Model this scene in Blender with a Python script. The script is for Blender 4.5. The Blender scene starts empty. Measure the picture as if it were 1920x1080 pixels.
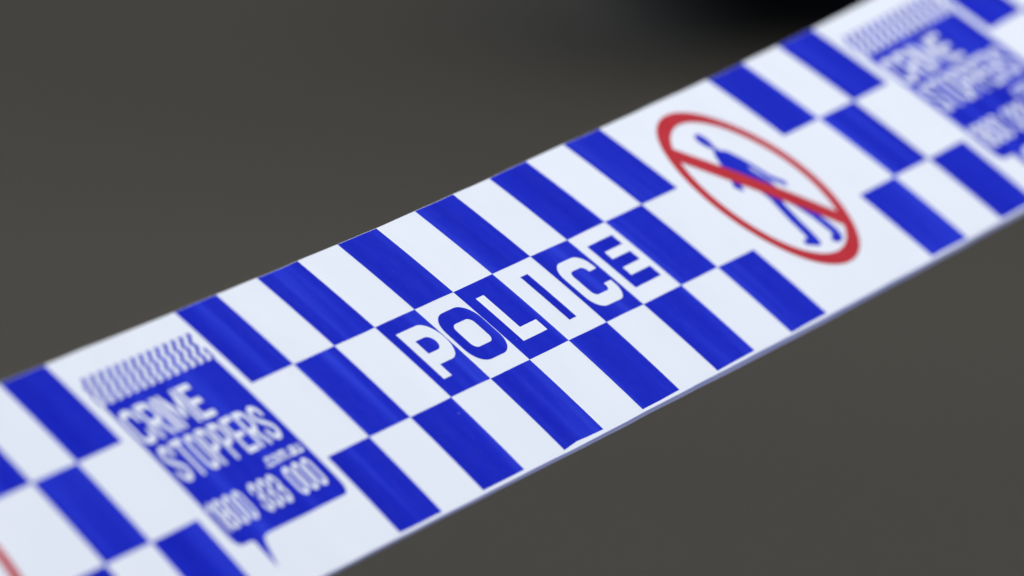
import bpy, bmesh, math, random
from mathutils import Matrix, Vector, noise
from mathutils.geometry import delaunay_2d_cdt

random.seed(7)
scene = bpy.context.scene
col = scene.collection

# ------------------------------------------------------------------ camera
PITCH = math.radians(10.84)
CAM_H = 1.65
cam_data = bpy.data.cameras.new('camera')
cam = bpy.data.objects.new('camera', cam_data)
col.objects.link(cam)
cam.location = (0, 0, CAM_H)
cam.rotation_euler = (math.pi / 2 - PITCH, 0, 0)
cam_data.sensor_width = 36
cam_data.lens = 26845.07 / 1920 * 36          # a long telephoto
cam_data.clip_start = 0.05
cam_data.clip_end = 2000
cam_data.dof.use_dof = True
cam_data.dof.focus_distance = 3.464
cam_data.dof.aperture_fstop = 13.0
scene.camera = cam

# ------------------------------------------------------------------ light
SUN_EL, SUN_AZ = math.radians(66), math.radians(190)   # azimuth from +Y, clockwise
world = bpy.data.worlds.new('World')
scene.world = world
world.use_nodes = True
wn = world.node_tree
sky = wn.nodes.new('ShaderNodeTexSky')
sky.sky_type = 'NISHITA'
sky.sun_disc = False
sky.sun_elevation = SUN_EL
sky.sun_rotation = SUN_AZ
sky.air_density = 1.0
sky.dust_density = 3.0
sky.ozone_density = 1.0
bg = wn.nodes['Background']
bg.inputs['Strength'].default_value = 0.13
wn.links.new(sky.outputs[0], bg.inputs['Color'])

sun_data = bpy.data.lights.new('sun', 'SUN')
sun_data.energy = 1.5
sun_data.angle = math.radians(70)
sun_data.color = (1.0, 0.96, 0.9)
sun = bpy.data.objects.new('sun', sun_data)
col.objects.link(sun)
sun_dir = Vector((math.sin(SUN_AZ) * math.cos(SUN_EL), math.cos(SUN_AZ) * math.cos(SUN_EL), math.sin(SUN_EL)))
sun.rotation_euler = sun_dir.to_track_quat('Z', 'Y').to_euler()
sun.location = sun_dir * 20

vs = scene.view_settings
vs.view_transform = 'Standard'
vs.look = 'None'
vs.exposure = 0.235
vs.gamma = 1.0
vs.use_curve_mapping = False
scene.cycles.use_denoising = True

# ------------------------------------------------------------------ materials
def material(name, rough=0.5, spec=0.3):
    m = bpy.data.materials.new(name)
    m.use_nodes = True
    b = m.node_tree.nodes['Principled BSDF']
    b.inputs['Roughness'].default_value = rough
    b.inputs['Specular IOR Level'].default_value = spec
    return m, m.node_tree, b

def ramp(nt, src, stops):
    r = nt.nodes.new('ShaderNodeValToRGB')
    e = r.color_ramp.elements
    e[0].position, e[0].color = stops[0][0], (*stops[0][1], 1)
    e[1].position, e[1].color = stops[-1][0], (*stops[-1][1], 1)
    for pos, c in stops[1:-1]:
        k = e.new(pos)
        k.color = (*c, 1)
    nt.links.new(src, r.inputs[0])
    return r

def tex_noise(nt, scale, detail=2.0, rough=0.5, mapping=None):
    tc = nt.nodes.new('ShaderNodeTexCoord')
    out = tc.outputs['Object']
    if mapping:
        mp = nt.nodes.new('ShaderNodeMapping')
        mp.inputs['Scale'].default_value = mapping
        nt.links.new(out, mp.inputs['Vector'])
        out = mp.outputs[0]
    n = nt.nodes.new('ShaderNodeTexNoise')
    n.inputs['Scale'].default_value = scale
    n.inputs['Detail'].default_value = detail
    n.inputs['Roughness'].default_value = rough
    nt.links.new(out, n.inputs['Vector'])
    return n

S = 0.025        # one printed check is 25 mm

# white polyethylene film: faint mottling, a few dark specks
white_film, nt, b = material('white_polyethylene', 0.45, 0.12)
n1 = tex_noise(nt, 60, 3)
r1 = ramp(nt, n1.outputs['Fac'], [(0.3, (0.765, 0.805, 0.835)), (0.7, (0.79, 0.825, 0.85))])
vo = nt.nodes.new('ShaderNodeTexVoronoi')
vo.inputs['Scale'].default_value = 95
tc = nt.nodes.new('ShaderNodeTexCoord')
nt.links.new(tc.outputs['Object'], vo.inputs['Vector'])
sp = ramp(nt, vo.outputs['Distance'], [(0.022, (0.45, 0.44, 0.42)), (0.035, (1, 1, 1))])
mx = nt.nodes.new('ShaderNodeMix'); mx.data_type = 'RGBA'; mx.blend_type = 'MULTIPLY'
n2 = tex_noise(nt, 30, 1)
r2 = ramp(nt, n2.outputs['Fac'], [(0.60, (0, 0, 0)), (0.62, (1, 1, 1))])
nt.links.new(r2.outputs[0], mx.inputs['Factor'])
nt.links.new(r1.outputs[0], mx.inputs['A'])
nt.links.new(sp.outputs[0], mx.inputs['B'])
nt.links.new(mx.outputs['Result'], b.inputs['Base Color'])

# blue flexographic ink: density streaks that run across the tape, tiny pale scuffs
blue_ink, nt, b = material('blue_ink', 0.42, 0.02)
na = tex_noise(nt, 1.0, 2.0, 0.5, (75, 6, 6))
ra = ramp(nt, na.outputs['Fac'], [(0.34, (0.0060, 0.0130, 0.42)), (0.52, (0.0090, 0.0185, 0.475)), (0.70, (0.023, 0.044, 0.59))])
nb = tex_noise(nt, 1.0, 4.0, 0.7, (420, 240, 240))
rb = ramp(nt, nb.outputs['Fac'], [(0.42, (0, 0, 0)), (0.78, (0.05, 0.06, 0.07))])
ad = nt.nodes.new('ShaderNodeMix'); ad.data_type = 'RGBA'; ad.blend_type = 'ADD'
ad.inputs['Factor'].default_value = 0.13
nt.links.new(ra.outputs[0], ad.inputs['A'])
nt.links.new(rb.outputs[0], ad.inputs['B'])
vo = nt.nodes.new('ShaderNodeTexVoronoi')
vo.inputs['Scale'].default_value = 120
tc = nt.nodes.new('ShaderNodeTexCoord')
nt.links.new(tc.outputs['Object'], vo.inputs['Vector'])
sp = ramp(nt, vo.outputs['Distance'], [(0.018, (0.25, 0.27, 0.5)), (0.032, (0, 0, 0))])
n2 = tex_noise(nt, 26, 1)
r2 = ramp(nt, n2.outputs['Fac'], [(0.60, (0, 0, 0)), (0.63, (1, 1, 1))])
mx = nt.nodes.new('ShaderNodeMix'); mx.data_type = 'RGBA'; mx.blend_type = 'ADD'
nt.links.new(r2.outputs[0], mx.inputs['Factor'])
nt.links.new(ad.outputs['Result'], mx.inputs['A'])
nt.links.new(sp.outputs[0], mx.inputs['B'])
nt.links.new(mx.outputs['Result'], b.inputs['Base Color'])
nc = tex_noise(nt, 1.0, 2.0, 0.5, (160, 14, 14))
bu = nt.nodes.new('ShaderNodeBump')
bu.inputs['Strength'].default_value = 0.25
bu.inputs['Distance'].default_value = 0.0006
nt.links.new(nc.outputs['Fac'], bu.inputs['Height'])
nt.links.new(bu.outputs[0], b.inputs['Normal'])

red_ink, nt, b = material('red_ink', 0.42, 0.03)
na = tex_noise(nt, 1.0, 3.0, 0.5, (120, 30, 30))
ra = ramp(nt, na.outputs['Fac'], [(0.3, (0.45, 0.024, 0.031)), (0.7, (0.50, 0.032, 0.040))])
nt.links.new(ra.outputs[0], b.inputs['Base Color'])

# the white of the lettering is the bare film showing through
white_print = white_film

# folded hem of the tape: same film, shade and blue reflection painted into its colour
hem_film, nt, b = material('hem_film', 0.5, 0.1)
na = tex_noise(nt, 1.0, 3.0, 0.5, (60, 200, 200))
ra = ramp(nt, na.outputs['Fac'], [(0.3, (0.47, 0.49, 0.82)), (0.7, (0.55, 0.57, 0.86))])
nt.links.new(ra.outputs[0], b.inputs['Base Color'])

asphalt, nt, b = material('asphalt', 0.9, 0.08)
n1 = tex_noise(nt, 0.45, 3, 0.5, (1, 1, 1.7))
r1 = ramp(nt, n1.outputs['Fac'], [(0.3, (0.043, 0.0398, 0.0308)), (0.7, (0.066, 0.0608, 0.0465))])
n2 = tex_noise(nt, 140, 6, 0.7)
r2 = ramp(nt, n2.outputs['Fac'], [(0.3, (0.55, 0.55, 0.55)), (0.7, (1.45, 1.45, 1.45))])
mx = nt.nodes.new('ShaderNodeMix'); mx.data_type = 'RGBA'; mx.blend_type = 'MULTIPLY'
mx.inputs['Factor'].default_value = 1.0
nt.links.new(r1.outputs[0], mx.inputs['A'])
nt.links.new(r2.outputs[0], mx.inputs['B'])
nt.links.new(mx.outputs['Result'], b.inputs['Base Color'])
bu = nt.nodes.new('ShaderNodeBump')
bu.inputs['Strength'].default_value = 0.6
bu.inputs['Distance'].default_value = 0.004
nt.links.new(n2.outputs['Fac'], bu.inputs['Height'])
nt.links.new(bu.outputs[0], b.inputs['Normal'])

rubber, nt, b = material('black_rubber', 0.85, 0.03)
n1 = tex_noise(nt, 30, 4)
r1 = ramp(nt, n1.outputs['Fac'], [(0.3, (0.0030, 0.0033, 0.0055)), (0.7, (0.0055, 0.006, 0.0085))])
nt.links.new(r1.outputs[0], b.inputs['Base Color'])
steel, nt, b = material('dark_painted_steel', 0.4, 0.4)
n1 = tex_noise(nt, 20, 4)
r1 = ramp(nt, n1.outputs['Fac'], [(0.3, (0.03, 0.03, 0.033)), (0.7, (0.05, 0.05, 0.053))])
nt.links.new(r1.outputs[0], b.inputs['Base Color'])

# ------------------------------------------------------------------ ground
def mesh_object(name, verts, faces, mat, parent=None, smooth=False):
    me = bpy.data.meshes.new(name)
    me.from_pydata(verts, [], faces)
    me.update()
    if smooth:
        me.polygons.foreach_set('use_smooth', [True] * len(me.polygons))
    me.materials.append(mat)
    o = bpy.data.objects.new(name, me)
    col.objects.link(o)
    if parent:
        o.parent = parent
    return o

G = 250.0
N = 24
gv, gf = [], []
for j in range(N + 1):
    for i in range(N + 1):
        gv.append((-G + 2 * G * i / N, -G + 2 * G * j / N, 0.0))
for j in range(N):
    for i in range(N):
        a = j * (N + 1) + i
        gf.append((a, a + 1, a + N + 2, a + N + 1))
ground = mesh_object('ground', gv, gf, asphalt)
ground['kind'] = 'structure'
ground['label'] = 'dark grey-brown asphalt ground far behind the tape'

# ------------------------------------------------------------------ the tape
# the tape's own frame: x along its length, y across it towards the far edge, z out of its face;
# u counts checks along the tape, v counts checks across it towards the near edge
X_C = Vector((0.37322019, -0.17444385, 0.91119484))      # in camera axes: right, down, forward
Y_C = Vector((-0.74177429, -0.64599986, 0.18015295))
Z_C = Vector((0.55720516, -0.74313762, -0.37049815))
T_C = Vector((-0.94080062, 0.70921822, 136.44588756)) * S
cp, sp_ = math.cos(PITCH), math.sin(PITCH)
def to_world(v):
    r, d, f = v
    return Vector((r, f * cp - d * sp_, -f * sp_ - d * cp))
xw, yw, zw = to_world(X_C), to_world(Y_C), to_world(Z_C)
tw = to_world(T_C) + Vector((0, 0, CAM_H))

tape = bpy.data.objects.new('police_tape', None)
col.objects.link(tape)
tape.empty_display_size = 0.05
tape.matrix_world = Matrix(((xw.x, yw.x, zw.x, tw.x), (xw.y, yw.y, zw.y, tw.y), (xw.z, yw.z, zw.z, tw.z), (0, 0, 0, 1)))
tape['label'] = 'blue and white checkered plastic police cordon tape stretched diagonally across the picture'
tape['category'] = 'barrier tape'

U0, U1 = -23.0, 34.0
V_TOP, V_PRINT = -1.5007, 1.489

def interp(x, pts):
    if x <= pts[0][0]: return pts[0][1]
    for (a, fa), (b_, fb) in zip(pts, pts[1:]):
        if x <= b_:
            t = (x - a) / (b_ - a)
            t = t * t * (3 - 2 * t)
            return fa + (fb - fa) * t
    return pts[-1][1]

def v_top(u):      # the far cut edge wanders a little
    return V_TOP + interp(u, [(-9, -0.034), (-5.5, -0.016), (-3, 0.0), (1.8, 0.012), (4.2, 0.006), (6, -0.010), (8, -0.007), (12, 0.004)])
def v_bottom(u):   # where the near edge turns under
    return V_PRINT + interp(u, [(-6, 0.03), (-1, 0.034), (1.4, 0.040), (5, 0.028), (10, 0.027)])
def hem(u):        # height of the turned edge
    return interp(u, [(-6, 0.024), (-3, 0.027), (1, 0.034), (3, 0.039), (6.2, 0.053), (11, 0.044)])

def bend(s):       # value and twist of the hanging tape, straight beyond the ends of the curve
    sc = max(-1.35, min(1.65, s))
    z = 0.015186 * sc ** 2 + 0.065018 * sc ** 3
    dz = 2 * 0.015186 * sc + 3 * 0.065018 * sc ** 2
    ph = -0.08359 * sc + 0.025799 * sc * sc
    yy = 0.037652 * sc * sc
    dy = 2 * 0.037652 * sc
    return z + dz * (s - sc), ph, yy + dy * (s - sc)

def ripple(u, v):
    r = 0.0032 * math.sin(u * 2.1 + 0.35 * v + 0.6) + 0.0022 * math.sin(u * 4.7 - 0.5 * v) + 0.0010 * math.sin(u * 8.3 + 0.8 * v + 1.0)
    return r + 0.004 * noise.noise((u * 0.9, v * 0.5, 3.1))

def point(u, v):
    s = (u - 3) / 10.0
    z, ph, yy = bend(s)
    a = -0.0182555 * v * v + ripple(u, v)
    y = -v
    return Vector((u, y * math.cos(ph) - a * math.sin(ph) + yy, z + y * math.sin(ph) + a * math.cos(ph)))

def frame(u, v):
    e = 1e-3
    p = point(u, v)
    du = (point(u + e, v) - p) / e
    dv = (point(u, v + e) - p) / e
    n = dv.cross(du).normalized()
    if n.z < 0: n = -n
    return p, n, dv.normalized()

def surf(u, v, layer=0):
    p, n, _ = frame(u, v)
    return (p + n * (0.0016 * layer)) * S

# film: one sheet with a turned-under near edge
fv, ff, hv, hf = [], [], [], []
NU = int((U1 - U0) / 0.1)
NV = 30
for i in range(NU + 1):
    u = U0 + (U1 - U0) * i / NU
    a, b_ = v_top(u), v_bottom(u)
    for j in range(NV + 1):
        fv.append(surf(u, a + (b_ - a) * j / NV))
for i in range(NU):
    for j in range(NV):
        q = i * (NV + 1) + j
        ff.append((q, q + 1, q + NV + 2, q + NV + 1))
film = mesh_object('film', fv, ff, white_film, tape, True)
md = film.modifiers.new('thickness', 'SOLIDIFY')
md.thickness = 0.00012
md.offset = -1
film.modifiers.new('edges', 'EDGE_SPLIT').split_angle = math.radians(40)
film['label'] = 'white plastic film of the tape'

NH = 8
for i in range(NU + 1):
    u = U0 + (U1 - U0) * i / NU
    p, n, dv = frame(u, v_bottom(u))
    p = p + dv * 0.0006
    h = hem(u) + 0.003 * noise.noise((u * 1.4, 0, 0))
    r = 0.006
    prof = [(0.0, 0.0)]
    for k in range(1, 5):
        an = math.radians(52) * k / 4
        prof.append((r * math.sin(an), r * (1 - math.cos(an))))
    ox, oz = prof[-1]
    for k in range(1, NH - 3):
        t = k / (NH - 4)
        prof.append((ox + 0.62 * h * t, oz + 0.79 * h * t))
    for (o, d) in prof:
        hv.append((p + dv * o - n * d) * S)
NP_ = len(prof)
for i in range(NU):
    for j in range(NP_ - 1):
        q = i * NP_ + j
        hf.append((q, q + 1, q + NP_ + 1, q + NP_))
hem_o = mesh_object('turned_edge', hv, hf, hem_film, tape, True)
md = hem_o.modifiers.new('thickness', 'SOLIDIFY')
md.thickness = 0.00012
md.offset = -1
hem_o.modifiers.new('edges', 'EDGE_SPLIT').split_angle = math.radians(50)
hem_o['label'] = 'pale lavender turned-under near edge of the tape'

# ---- printed shapes: a union of outlines in (u, v), cut fine and laid on the film
def printed(name, polys, mat, layer, parent=tape, label=None, step=0.12, clamp_top=False):
    vs_, fs_ = [], []
    for p in polys:
        area = sum(p[i - 1][0] * p[i][1] - p[i][0] * p[i - 1][1] for i in range(len(p)))
        if abs(area) < 1e-8: continue
        p = p if area > 0 else p[::-1]
        k = len(vs_)
        vs_ += [Vector(q) for q in p]
        fs_.append(list(range(k, k + len(p))))
    r = delaunay_2d_cdt(vs_, [], fs_, 0, 1e-6)
    verts, faces = r[0], [f for f, o in zip(r[2], r[5]) if o]
    bm = bmesh.new()
    bvs = [bm.verts.new((q.x, q.y, 0)) for q in verts]
    for f in faces:
        try: bm.faces.new([bvs[i] for i in f])
        except ValueError: pass
    us = [q.x for q in verts]; ws = [q.y for q in verts]
    def cut(lo, hi, no):
        k = math.floor(lo / step) + 1
        while k * step < hi - 1e-4:
            if k * step > lo + 1e-4:
                g = bm.verts[:] + bm.edges[:] + bm.faces[:]
                bmesh.ops.bisect_plane(bm, geom=g, plane_co=[c * k * step for c in no], plane_no=no, dist=1e-6)
            k += 1
    cut(min(us), max(us), (1, 0, 0))
    cut(min(ws), max(ws), (0, 1, 0))
    for f in bm.faces:
        f.smooth = True
    for q in bm.verts:
        u, v = q.co.x, q.co.y
        if clamp_top and v < V_TOP + 0.05:
            v = v_top(u) + 0.004 + (v - V_TOP)
        q.co = surf(u, v, layer)
    bmesh.ops.recalc_face_normals(bm, faces=bm.faces[:])
    if bm.faces and sum((f.normal.z for f in bm.faces)) < 0:
        bmesh.ops.reverse_faces(bm, faces=bm.faces[:])
    me = bpy.data.meshes.new(name)
    bm.to_mesh(me); bm.free()
    me.materials.append(mat)
    o = bpy.data.objects.new(name, me)
    col.objects.link(o)
    o.parent = parent
    if label: o['label'] = label
    return o

def rect(a, b_, c, d):
    return [(a, c), (b_, c), (b_, d), (a, d)]

def arc(cx, cy, r, a0, a1, n=8):
    return [(cx + r * math.cos(math.radians(a0 + (a1 - a0) * k / n)), cy + r * math.sin(math.radians(a0 + (a1 - a0) * k / n))) for k in range(n + 1)]

def ell_arc(cx, cy, rx, ry, a0, a1, n=8):
    return [(cx + rx * math.cos(math.radians(a0 + (a1 - a0) * k / n)), cy + ry * math.sin(math.radians(a0 + (a1 - a0) * k / n))) for k in range(n + 1)]

def rrect(a, b_, c, d, rx, ry=None):
    ry = ry or rx
    return (ell_arc(a + rx, c + ry, rx, ry, 180, 270) + ell_arc(b_ - rx, c + ry, rx, ry, 270, 360)
            + ell_arc(b_ - rx, d - ry, rx, ry, 0, 90) + ell_arc(a + rx, d - ry, rx, ry, 90, 180))

def band(outer, inner, close=True):
    n = len(outer)
    return [[outer[k], outer[(k + 1) % n], inner[(k + 1) % n], inner[k]] for k in range(n if close else n - 1)]

def stroke(pts, w, cap=0.0, close=False):
    """thick polyline as quads with round joints"""
    out = []
    n = len(pts)
    for k in range(n if close else n - 1):
        a, b_ = Vector(pts[k]), Vector(pts[(k + 1) % n])
        d = (b_ - a)
        if d.length < 1e-7: continue
        d.normalize()
        if not close:
            if k == 0: a = a - d * cap
            if k == n - 2: b_ = b_ + d * cap
        m = Vector((-d.y, d.x)) * w / 2
        out.append([tuple(a + m), tuple(b_ + m), tuple(b_ - m), tuple(a - m)])
    for k in (range(n) if close else range(1, n - 1)):
        out.append(arc(pts[k][0], pts[k][1], w / 2 * 0.999, 3.3, 333.3, 11))
    return out

def checks(u0, lst, skip_bottom=()):
    for row, i in lst:
        a, b_ = u0 + i, u0 + i + 1
        if b_ < U0 or a > U1: continue
        if row == 'top':
            printed('blue_check', [rect(a, b_, V_TOP, -0.5)], blue_ink, 1, clamp_top=True)
        elif row == 'middle':
            printed('blue_check', [rect(a, b_, -0.5, 0.5)], blue_ink, 1)
        else:
            j = 0.006 * random.uniform(-1, 1)
            if u0 == 0 and i == 1:     # the print wanders where the edge curls
                pl = [(a, 0.5), (b_, 0.5), (b_, V_PRINT), (a + 0.55, 1.481), (a + 0.36, 1.474), (a + 0.16, 1.486), (a, 1.497)]
            else:
                pl = [(a, 0.5), (b_, 0.5), (b_, V_PRINT + j), (a + 0.5, V_PRINT + 0.004 * random.uniform(-1, 1)), (a, V_PRINT - j)]
            printed('blue_check', [pl], blue_ink, 1)

POLICE = ([('top', i) for i in (-3, -1, 1, 3, 5, 7)] + [('middle', i) for i in (-2, 0, 2, 4, 6)] + [('bottom', i) for i in (-3, -1, 1, 3, 5, 7)])
SHORT = [('top', 11), ('top', 13), ('middle', 12), ('bottom', 11), ('bottom', 13)]

def smooth_closed(pts, n=4):
    """closed Catmull-Rom through the points"""
    out = []
    m = len(pts)
    for k in range(m):
        p0, p1, p2, p3 = (Vector(pts[(k + j - 1) % m]) for j in range(4))
        for q in range(n):
            t = q / n
            out.append(tuple(0.5 * ((2 * p1) + (p2 - p0) * t + (2 * p0 - 5 * p1 + 4 * p2 - p3) * t * t + (3 * p1 - p0 - 3 * p2 + p3) * t ** 3)))
    return out

def police_letters(u0):
    T, B = -0.333, 0.300
    sh = lambda polys, i: [[(x + u0 + i, y) for x, y in p] for p in polys]
    # P: stem plus a bowl built as a band
    bo = [(0.30, T)] + [(0.70, T)] + ell_arc(0.70, -0.095, 0.28, 0.238, -90, 90, 20)[1:] + [(0.30, 0.143)]
    bi = [(0.30, -0.183)] + [(0.62, -0.183)] + ell_arc(0.62, -0.095, 0.137, 0.088, -90, 90, 20)[1:] + [(0.30, -0.007)]
    P = band(bo, bi, False) + [rect(0.193, 0.392, T, B)]
    # O
    O_ = band(rrect(0.085, 0.985, -0.342, 0.319, 0.30, 0.215), rrect(0.30, 0.776, -0.177, 0.148, 0.11, 0.075))
    L = [rect(0.244, 0.442, T, 0.295), rect(0.40, 0.85, 0.144, 0.2951)]
    I_ = [rect(0.413, 0.60, -0.34, 0.304)]
    # C: band open to the right
    co = [(0.909, -0.080)] + [(0.909, -0.12)] + ell_arc(0.68, -0.12, 0.229, 0.176, 0, -90, 8) + ell_arc(0.36, -0.11, 0.245, 0.186, -90, -180, 8) + ell_arc(0.36, 0.157, 0.245, 0.186, 180, 90, 8) + ell_arc(0.69, 0.157, 0.232, 0.186, 90, 0, 8) + [(0.922, 0.105)]
    ci = [(0.71, -0.077)] + [(0.71, -0.085)] + ell_arc(0.62, -0.085, 0.09, 0.07, 0, -90, 8) + ell_arc(0.41, -0.085, 0.092, 0.07, -90, -180, 8) + ell_arc(0.41, 0.124, 0.092, 0.07, 180, 90, 8) + ell_arc(0.637, 0.124, 0.09, 0.07, 90, 0, 8) + [(0.727, 0.107)]
    C = band(co, ci, False)
    E_ = [rect(0.193, 0.368, -0.336, 0.301), rect(0.30, 0.845, -0.3361, -0.197), rect(0.30, 0.828, -0.088, 0.040), rect(0.30, 0.862, 0.156, 0.3011)]
    for i, (ch, polys, blue) in enumerate((('P', P, 0), ('O', O_, 1), ('L', L, 0), ('I', I_, 1), ('C', C, 0), ('E', E_, 1))):
        printed('letter', sh(polys, i), blue_ink if blue else white_print, 1 if blue else 2,
                label=('blue' if blue else 'white') + ' capital letter ' + ch + ' of the word POLICE')

def no_entry_sign(u0):
    cx, cy, ro, ri = u0 + 9.44, -0.104, 1.213, 1.045
    ring = band(arc(cx, cy, ro, 0, 360, 72)[:-1], arc(cx, cy, ri, 0, 360, 72)[:-1])
    d = 1.12 / math.sqrt(2)
    w = 0.25 / 2 / math.sqrt(2)
    slash = [[(cx - d + w, cy - d - w), (cx + d + w, cy + d - w), (cx + d - w, cy + d + w), (cx - d - w, cy - d + w)]]
    printed('prohibition_ring', ring + slash, red_ink, 2, label='red prohibition circle with diagonal bar')
    a = u0 + 8
    head = smooth_closed([(1.47, -0.965), (1.395, -0.92), (1.375, -0.84), (1.425, -0.75), (1.50, -0.72), (1.56, -0.77), (1.59, -0.87), (1.55, -0.95)])
    neck = rect(1.44, 1.54, -0.75, -0.66)
    torso = [(1.46, -0.71), (1.57, -0.67), (1.655, -0.63), (1.69, -0.56), (1.70, -0.44), (1.66, -0.30), (1.74, -0.12), (1.72, 0.04), (1.69, 0.16), (1.56, 0.14), (1.47, 0.20), (1.35, 0.13), (1.32, -0.10), (1.30, -0.25), (1.26, -0.40), (1.25, -0.50), (1.33, -0.63), (1.41, -0.69)]
    arm_r = stroke([(1.64, -0.57), (1.745, -0.37), (1.815, -0.14), (1.94, -0.01)], 0.10, 0.03)
    arm_l = stroke([(1.34, -0.54), (1.20, -0.36), (1.13, -0.27), (1.04, -0.19)], 0.13, 0.03)
    leg_l = stroke([(1.47, 0.0), (1.395, 0.20), (1.32, 0.42), (1.285, 0.60), (1.25, 0.71)], 0.185, 0.02)
    foot_l = [[(1.21, 0.60), (1.36, 0.60), (1.31, 0.785), (1.22, 0.80), (1.01, 0.72), (1.04, 0.665), (1.15, 0.665)]]
    leg_r = stroke([(1.58, 0.04), (1.70, 0.24), (1.77, 0.46), (1.785, 0.66), (1.78, 0.74)], 0.18, 0.02)
    foot_r = [[(1.73, 0.66), (1.865, 0.66), (1.82, 0.83), (1.66, 0.87), (1.55, 0.825), (1.59, 0.77), (1.69, 0.75)]]
    polys = [head, neck, torso] + arm_r + arm_l + leg_l + foot_l + leg_r + foot_r
    printed('walking_figure', [[(x + a, y) for x, y in p] for p in polys], blue_ink, 1, label='blue walking figure under the red bar')

# stroke lettering: every glyph in a box of width w and height h
def glyph(ch, w, h, t):
    e = t / 2
    x0, x1, y0, y1 = e, w - e, e, h - e
    ym = h / 2
    rx, ry = min(0.10, (x1 - x0) * 0.48), min(0.09, (y1 - y0) * 0.24)
    def loop(a, b_, c, d, rx_, ry_):
        return rrect(a, b_, c, d, rx_, ry_)
    if ch == 'C':
        return stroke([(x1, y0 + h * .30)] + ell_arc(x1 - rx, y0 + ry, rx, ry, 0, -90, 5) + ell_arc(x0 + rx, y0 + ry, rx, ry, -90, -180, 5) + ell_arc(x0 + rx, y1 - ry, rx, ry, 180, 90, 5) + ell_arc(x1 - rx, y1 - ry, rx, ry, 90, 0, 5) + [(x1, y1 - h * .30)], t)
    if ch == 'O' or ch == '0':
        return stroke(loop(x0, x1, y0, y1, rx, ry), t, close=True)
    if ch == 'I':
        return [rect(0, w, 0, h)]
    if ch == '1':
        return [rect(w - t * 1.05, w, 0, h)] + stroke([(0.01, h * .22), (w - t * .6, e)], t * .8)
    if ch in 'PR':
        yb = h * .56
        out = [rect(0, t, 0, h)] + stroke([(e, y0), (x1 - rx, y0)] + ell_arc(x1 - rx, y0 + ry, rx, ry, -90, 0, 5) + ell_arc(x1 - rx, yb - ry, rx, ry, 0, 90, 5) + [(e, yb)], t)
        if ch == 'R':
            out += stroke([(x0 + (x1 - x0) * .45, yb), (x1, h)], t, 0)
        return out
    if ch == 'E':
        return [rect(0, t, 0, h), rect(t * .5, w, 0.0001, t * .95), rect(t * .5, w * .92, ym - t * .46, ym + t * .46), rect(t * .5, w, h - t * .95, h - .0001)]
    if ch == 'T':
        return [rect(0, w, 0, t * .95), rect(w / 2 - e, w / 2 + e, t * .4, h)]
    if ch == 'M':
        return [rect(0, t, 0, h), rect(w - t, w, 0.0001, h)] + stroke([(e, e), (w / 2, h * .72), (w - e, e)], t * .92)
    if ch == 'S':
        return stroke([(x1, y0 + h * .22)] + ell_arc(x1 - rx, y0 + ry, rx, ry, 0, -90, 4) + ell_arc(x0 + rx, y0 + ry, rx, ry, -90, -180, 4) + [(x0, ym - h * .16), (x0 + rx * .6, ym - h * .05), (x1 - rx * .6, ym + h * .05), (x1, ym + h * .16)] + ell_arc(x1 - rx, y1 - ry, rx, ry, 0, 90, 4) + ell_arc(x0 + rx, y1 - ry, rx, ry, 90, 180, 4) + [(x0, y1 - h * .22)], t)
    if ch == '8':
        return stroke(loop(x0, x1, y0, ym, rx, ry * .8), t, close=True) + stroke(loop(x0 + .0001, x1 + .0001, ym + .0001, y1, rx, ry * .8), t, close=True)
    if ch == '3':
        return stroke([(x0, y0 + h * .17)] + ell_arc(x0 + rx, y0 + ry, rx, ry, -180, -90, 4) + ell_arc(x1 - rx, y0 + ry, rx, ry, -90, 0, 4) + [(x1, ym - h * .10), (x1 - rx * .7, ym), (x0 + (x1 - x0) * .35, ym), (x1 - rx * .7, ym + .0005), (x1, ym + h * .10)] + ell_arc(x1 - rx, y1 - ry, rx, ry, 0, 90, 4) + ell_arc(x0 + rx, y1 - ry, rx, ry, 90, 180, 4) + [(x0, y1 - h * .17)], t)
    if ch == '.':
        return [rect(0, t, h - t, h)]
    if ch in 'coau':
        m = h * .30
        if ch == 'o':
            return stroke(rrect(x0, x1, m + e, y1, rx * .8, ry * .8), t, close=True)
        if ch == 'c':
            return stroke([(x1, m + e), (x0, m + e), (x0, y1), (x1, y1)], t, e)
        if ch == 'u':
            return stroke([(x0, m), (x0, y1), (x1, y1), (x1, m)], t)
        if ch == 'a':
            return stroke([(x0, m + e), (x1, m + e), (x1, y1), (x0, y1), (x0, h * .68), (x1, h * .68)], t)
    if ch == 'm':
        m = h * .30
        return stroke([(x0, h), (x0, m + e), (x1, m + e), (x1, h)], t) + [rect(w / 2 - e, w / 2 + e, m + t * .3, h)]
    return []

def line_of_text(text, u, v0, v1, widths, gap, t, parent, kind, labels=None):
    x = u
    for ch in text:
        if ch == ' ':
            x += widths[' ']
            continue
        w = widths.get(ch, widths['*'])
        polys = [[(px + x, py + v0) for px, py in p] for p in glyph(ch, w, v1 - v0, t)]
        printed(kind if ch not in '.' else 'full_stop', polys, white_print, 2, parent)
        x += w + gap
    return x - gap

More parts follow.
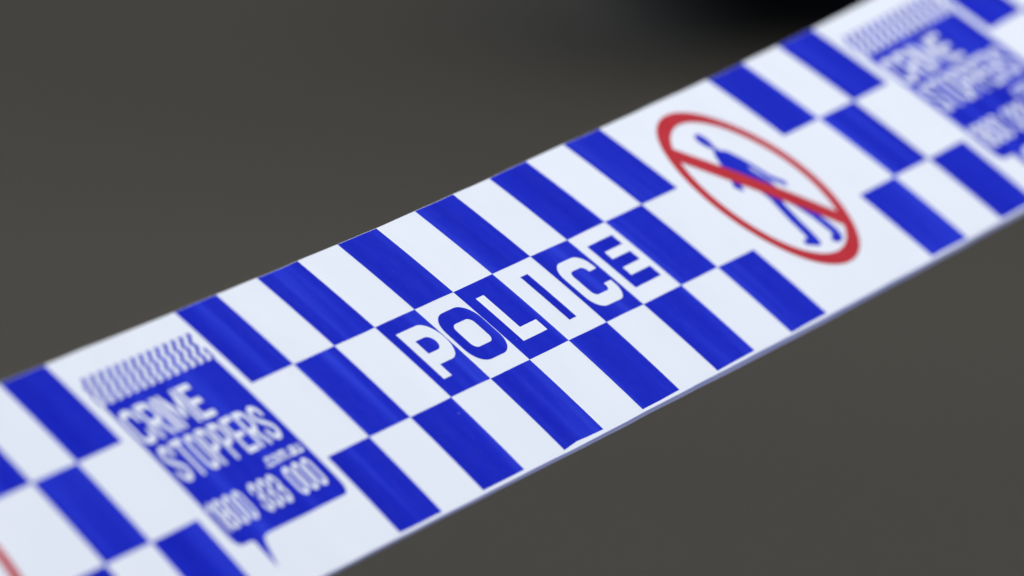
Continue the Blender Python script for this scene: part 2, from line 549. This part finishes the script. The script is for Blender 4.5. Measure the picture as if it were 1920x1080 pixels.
def speech_panel(u0):
    a = u0 - 6
    top = -0.895
    body = [(0.245, top), (2.835, top), (2.835, 0.70)] + ell_arc(2.70, 0.76, 0.135, 0.15, 0, 90, 6) + [(0.90, 0.912), (0.80, 0.935), (0.735, 1.02), (0.60, 1.26), (0.585, 0.925), (0.54, 0.912), (0.38, 0.912)] + ell_arc(0.37, 0.79, 0.125, 0.122, 90, 180, 6)
    panel = printed('speech_bubble', [[(x + a, y) for x, y in body]], blue_ink, 1, label='blue speech bubble panel with white lettering')
    for k in range(16):                # slanting zigzag lines that run into the panel
        x = 2.80 - 0.188 * (k - 1)
        pts = []
        n = 26
        for q in range(n + 1):
            v = -1.24 + (top + 0.004 + 1.24) * q / n
            uu = x - 0.52 * (v + 1.24) + 0.030 * math.sin((v + 1.24) / 0.135 * 2 * math.pi)
            pts.append((uu, v))
        quads = []
        w = 0.044
        lim = lambda t: a + max(0.215, min(2.86, t))
        for p, q in zip(pts, pts[1:]):
            if p[0] + w < 0.225 or q[0] - w > 2.85 or q[0] + w < 0.225 or p[0] - w > 2.85: continue
            quads.append([(lim(p[0] - w), p[1]), (lim(p[0] + w), p[1]), (lim(q[0] + w), q[1]), (lim(q[0] - w), q[1])])
        if quads:
            printed('wave_line', quads, blue_ink, 1.2, panel)
    line_of_text('CRIME', a + 0.30, -0.775, -0.36, {'*': 0.325, 'I': 0.10, 'M': 0.40, 'E': 0.30}, 0.050, 0.070, panel, 'letter')
    line_of_text('STOPPERS', a + 0.365, -0.300, 0.135, {'*': 0.252, 'E': 0.235}, 0.043, 0.064, panel, 'letter')
    line_of_text('.com.au', a + 1.90, 0.195, 0.345, {'*': 0.115, '.': 0.030, 'm': 0.16}, 0.026, 0.030, panel, 'letter')
    line_of_text('1800 333 000', a + 0.29, 0.40, 0.745, {'*': 0.186, '1': 0.125, ' ': 0.155}, 0.028, 0.052, panel, 'digit')

for u0 in (-20, 0, 20):                # the print repeats every twenty checks
    inside = lambda lo, hi: u0 + lo >= U0 and u0 + hi <= U1
    checks(u0, [(r, i) for r, i in POLICE + SHORT if inside(i, i + 1)])
    if inside(0, 6): police_letters(u0)
    if inside(8, 11): no_entry_sign(u0)
    if inside(-6, -3): speech_panel(u0)

# ------------------------------------------------------------------ wheel standing far behind the tape
WX, WY, WR = 0.240, 9.545, 0.31
wheel = bpy.data.objects.new('vehicle_wheel', None)
col.objects.link(wheel)
wheel.location = (WX, WY, 0)
wheel.rotation_euler = (0, 0, math.radians(38))
wheel['label'] = 'blurred dark rounded tyre at the top edge of the picture, behind the tape'
wheel['category'] = 'wheel'

def lathe(name, prof, mat, parent, n=72, zc=WR):
    """profile of (radius, offset along the axle); the axle points along Y"""
    v, f = [], []
    m = len(prof)
    for i in range(n):
        a = 2 * math.pi * i / n
        for r, o in prof:
            v.append((r * math.cos(a), o, zc + r * math.sin(a)))
    for i in range(n):
        for j in range(m):
            a0, a1 = i * m + j, i * m + (j + 1) % m
            b0, b1 = ((i + 1) % n) * m + j, ((i + 1) % n) * m + (j + 1) % m
            f.append((a0, a1, b1, b0))
    return mesh_object(name, v, f, mat, parent, True)

W2 = 0.10
prof = [(0.205, -0.085), (0.215, -0.100), (0.250, -0.108), (0.285, -0.102), (0.303, -0.088)]
for g in (-0.055, -0.018, 0.018, 0.055):
    prof += [(0.310, g - 0.007), (0.302, g - 0.005), (0.302, g + 0.005), (0.310, g + 0.007)]
prof += [(0.303, 0.088), (0.285, 0.102), (0.250, 0.108), (0.215, 0.100), (0.205, 0.085)]
tyre = lathe('tyre', prof, rubber, wheel)
rim = lathe('rim', [(0.208, -0.088), (0.200, -0.090), (0.186, -0.070), (0.180, 0.0), (0.186, 0.070), (0.200, 0.090), (0.208, 0.088)], steel, wheel)
for k in range(5):
    a = 2 * math.pi * k / 5 + 0.3
    c, s_ = math.cos(a), math.sin(a)
    v = []
    for r, hw, o in ((0.04, 0.030, -0.050), (0.19, 0.022, -0.062)):
        for sgn, dd in ((-1, 0), (1, 0), (1, 0.022), (-1, 0.022)):
            v.append((r * c - sgn * hw * s_, o + dd, WR + r * s_ + sgn * hw * c))
    mesh_object('spoke', v, [(0, 1, 2, 3), (4, 7, 6, 5), (0, 4, 5, 1), (1, 5, 6, 2), (2, 6, 7, 3), (3, 7, 4, 0)], steel, wheel)
lathe('hub', [(0.001, -0.062), (0.030, -0.062), (0.045, -0.052), (0.050, -0.020), (0.001, -0.015)], steel, wheel, 32)
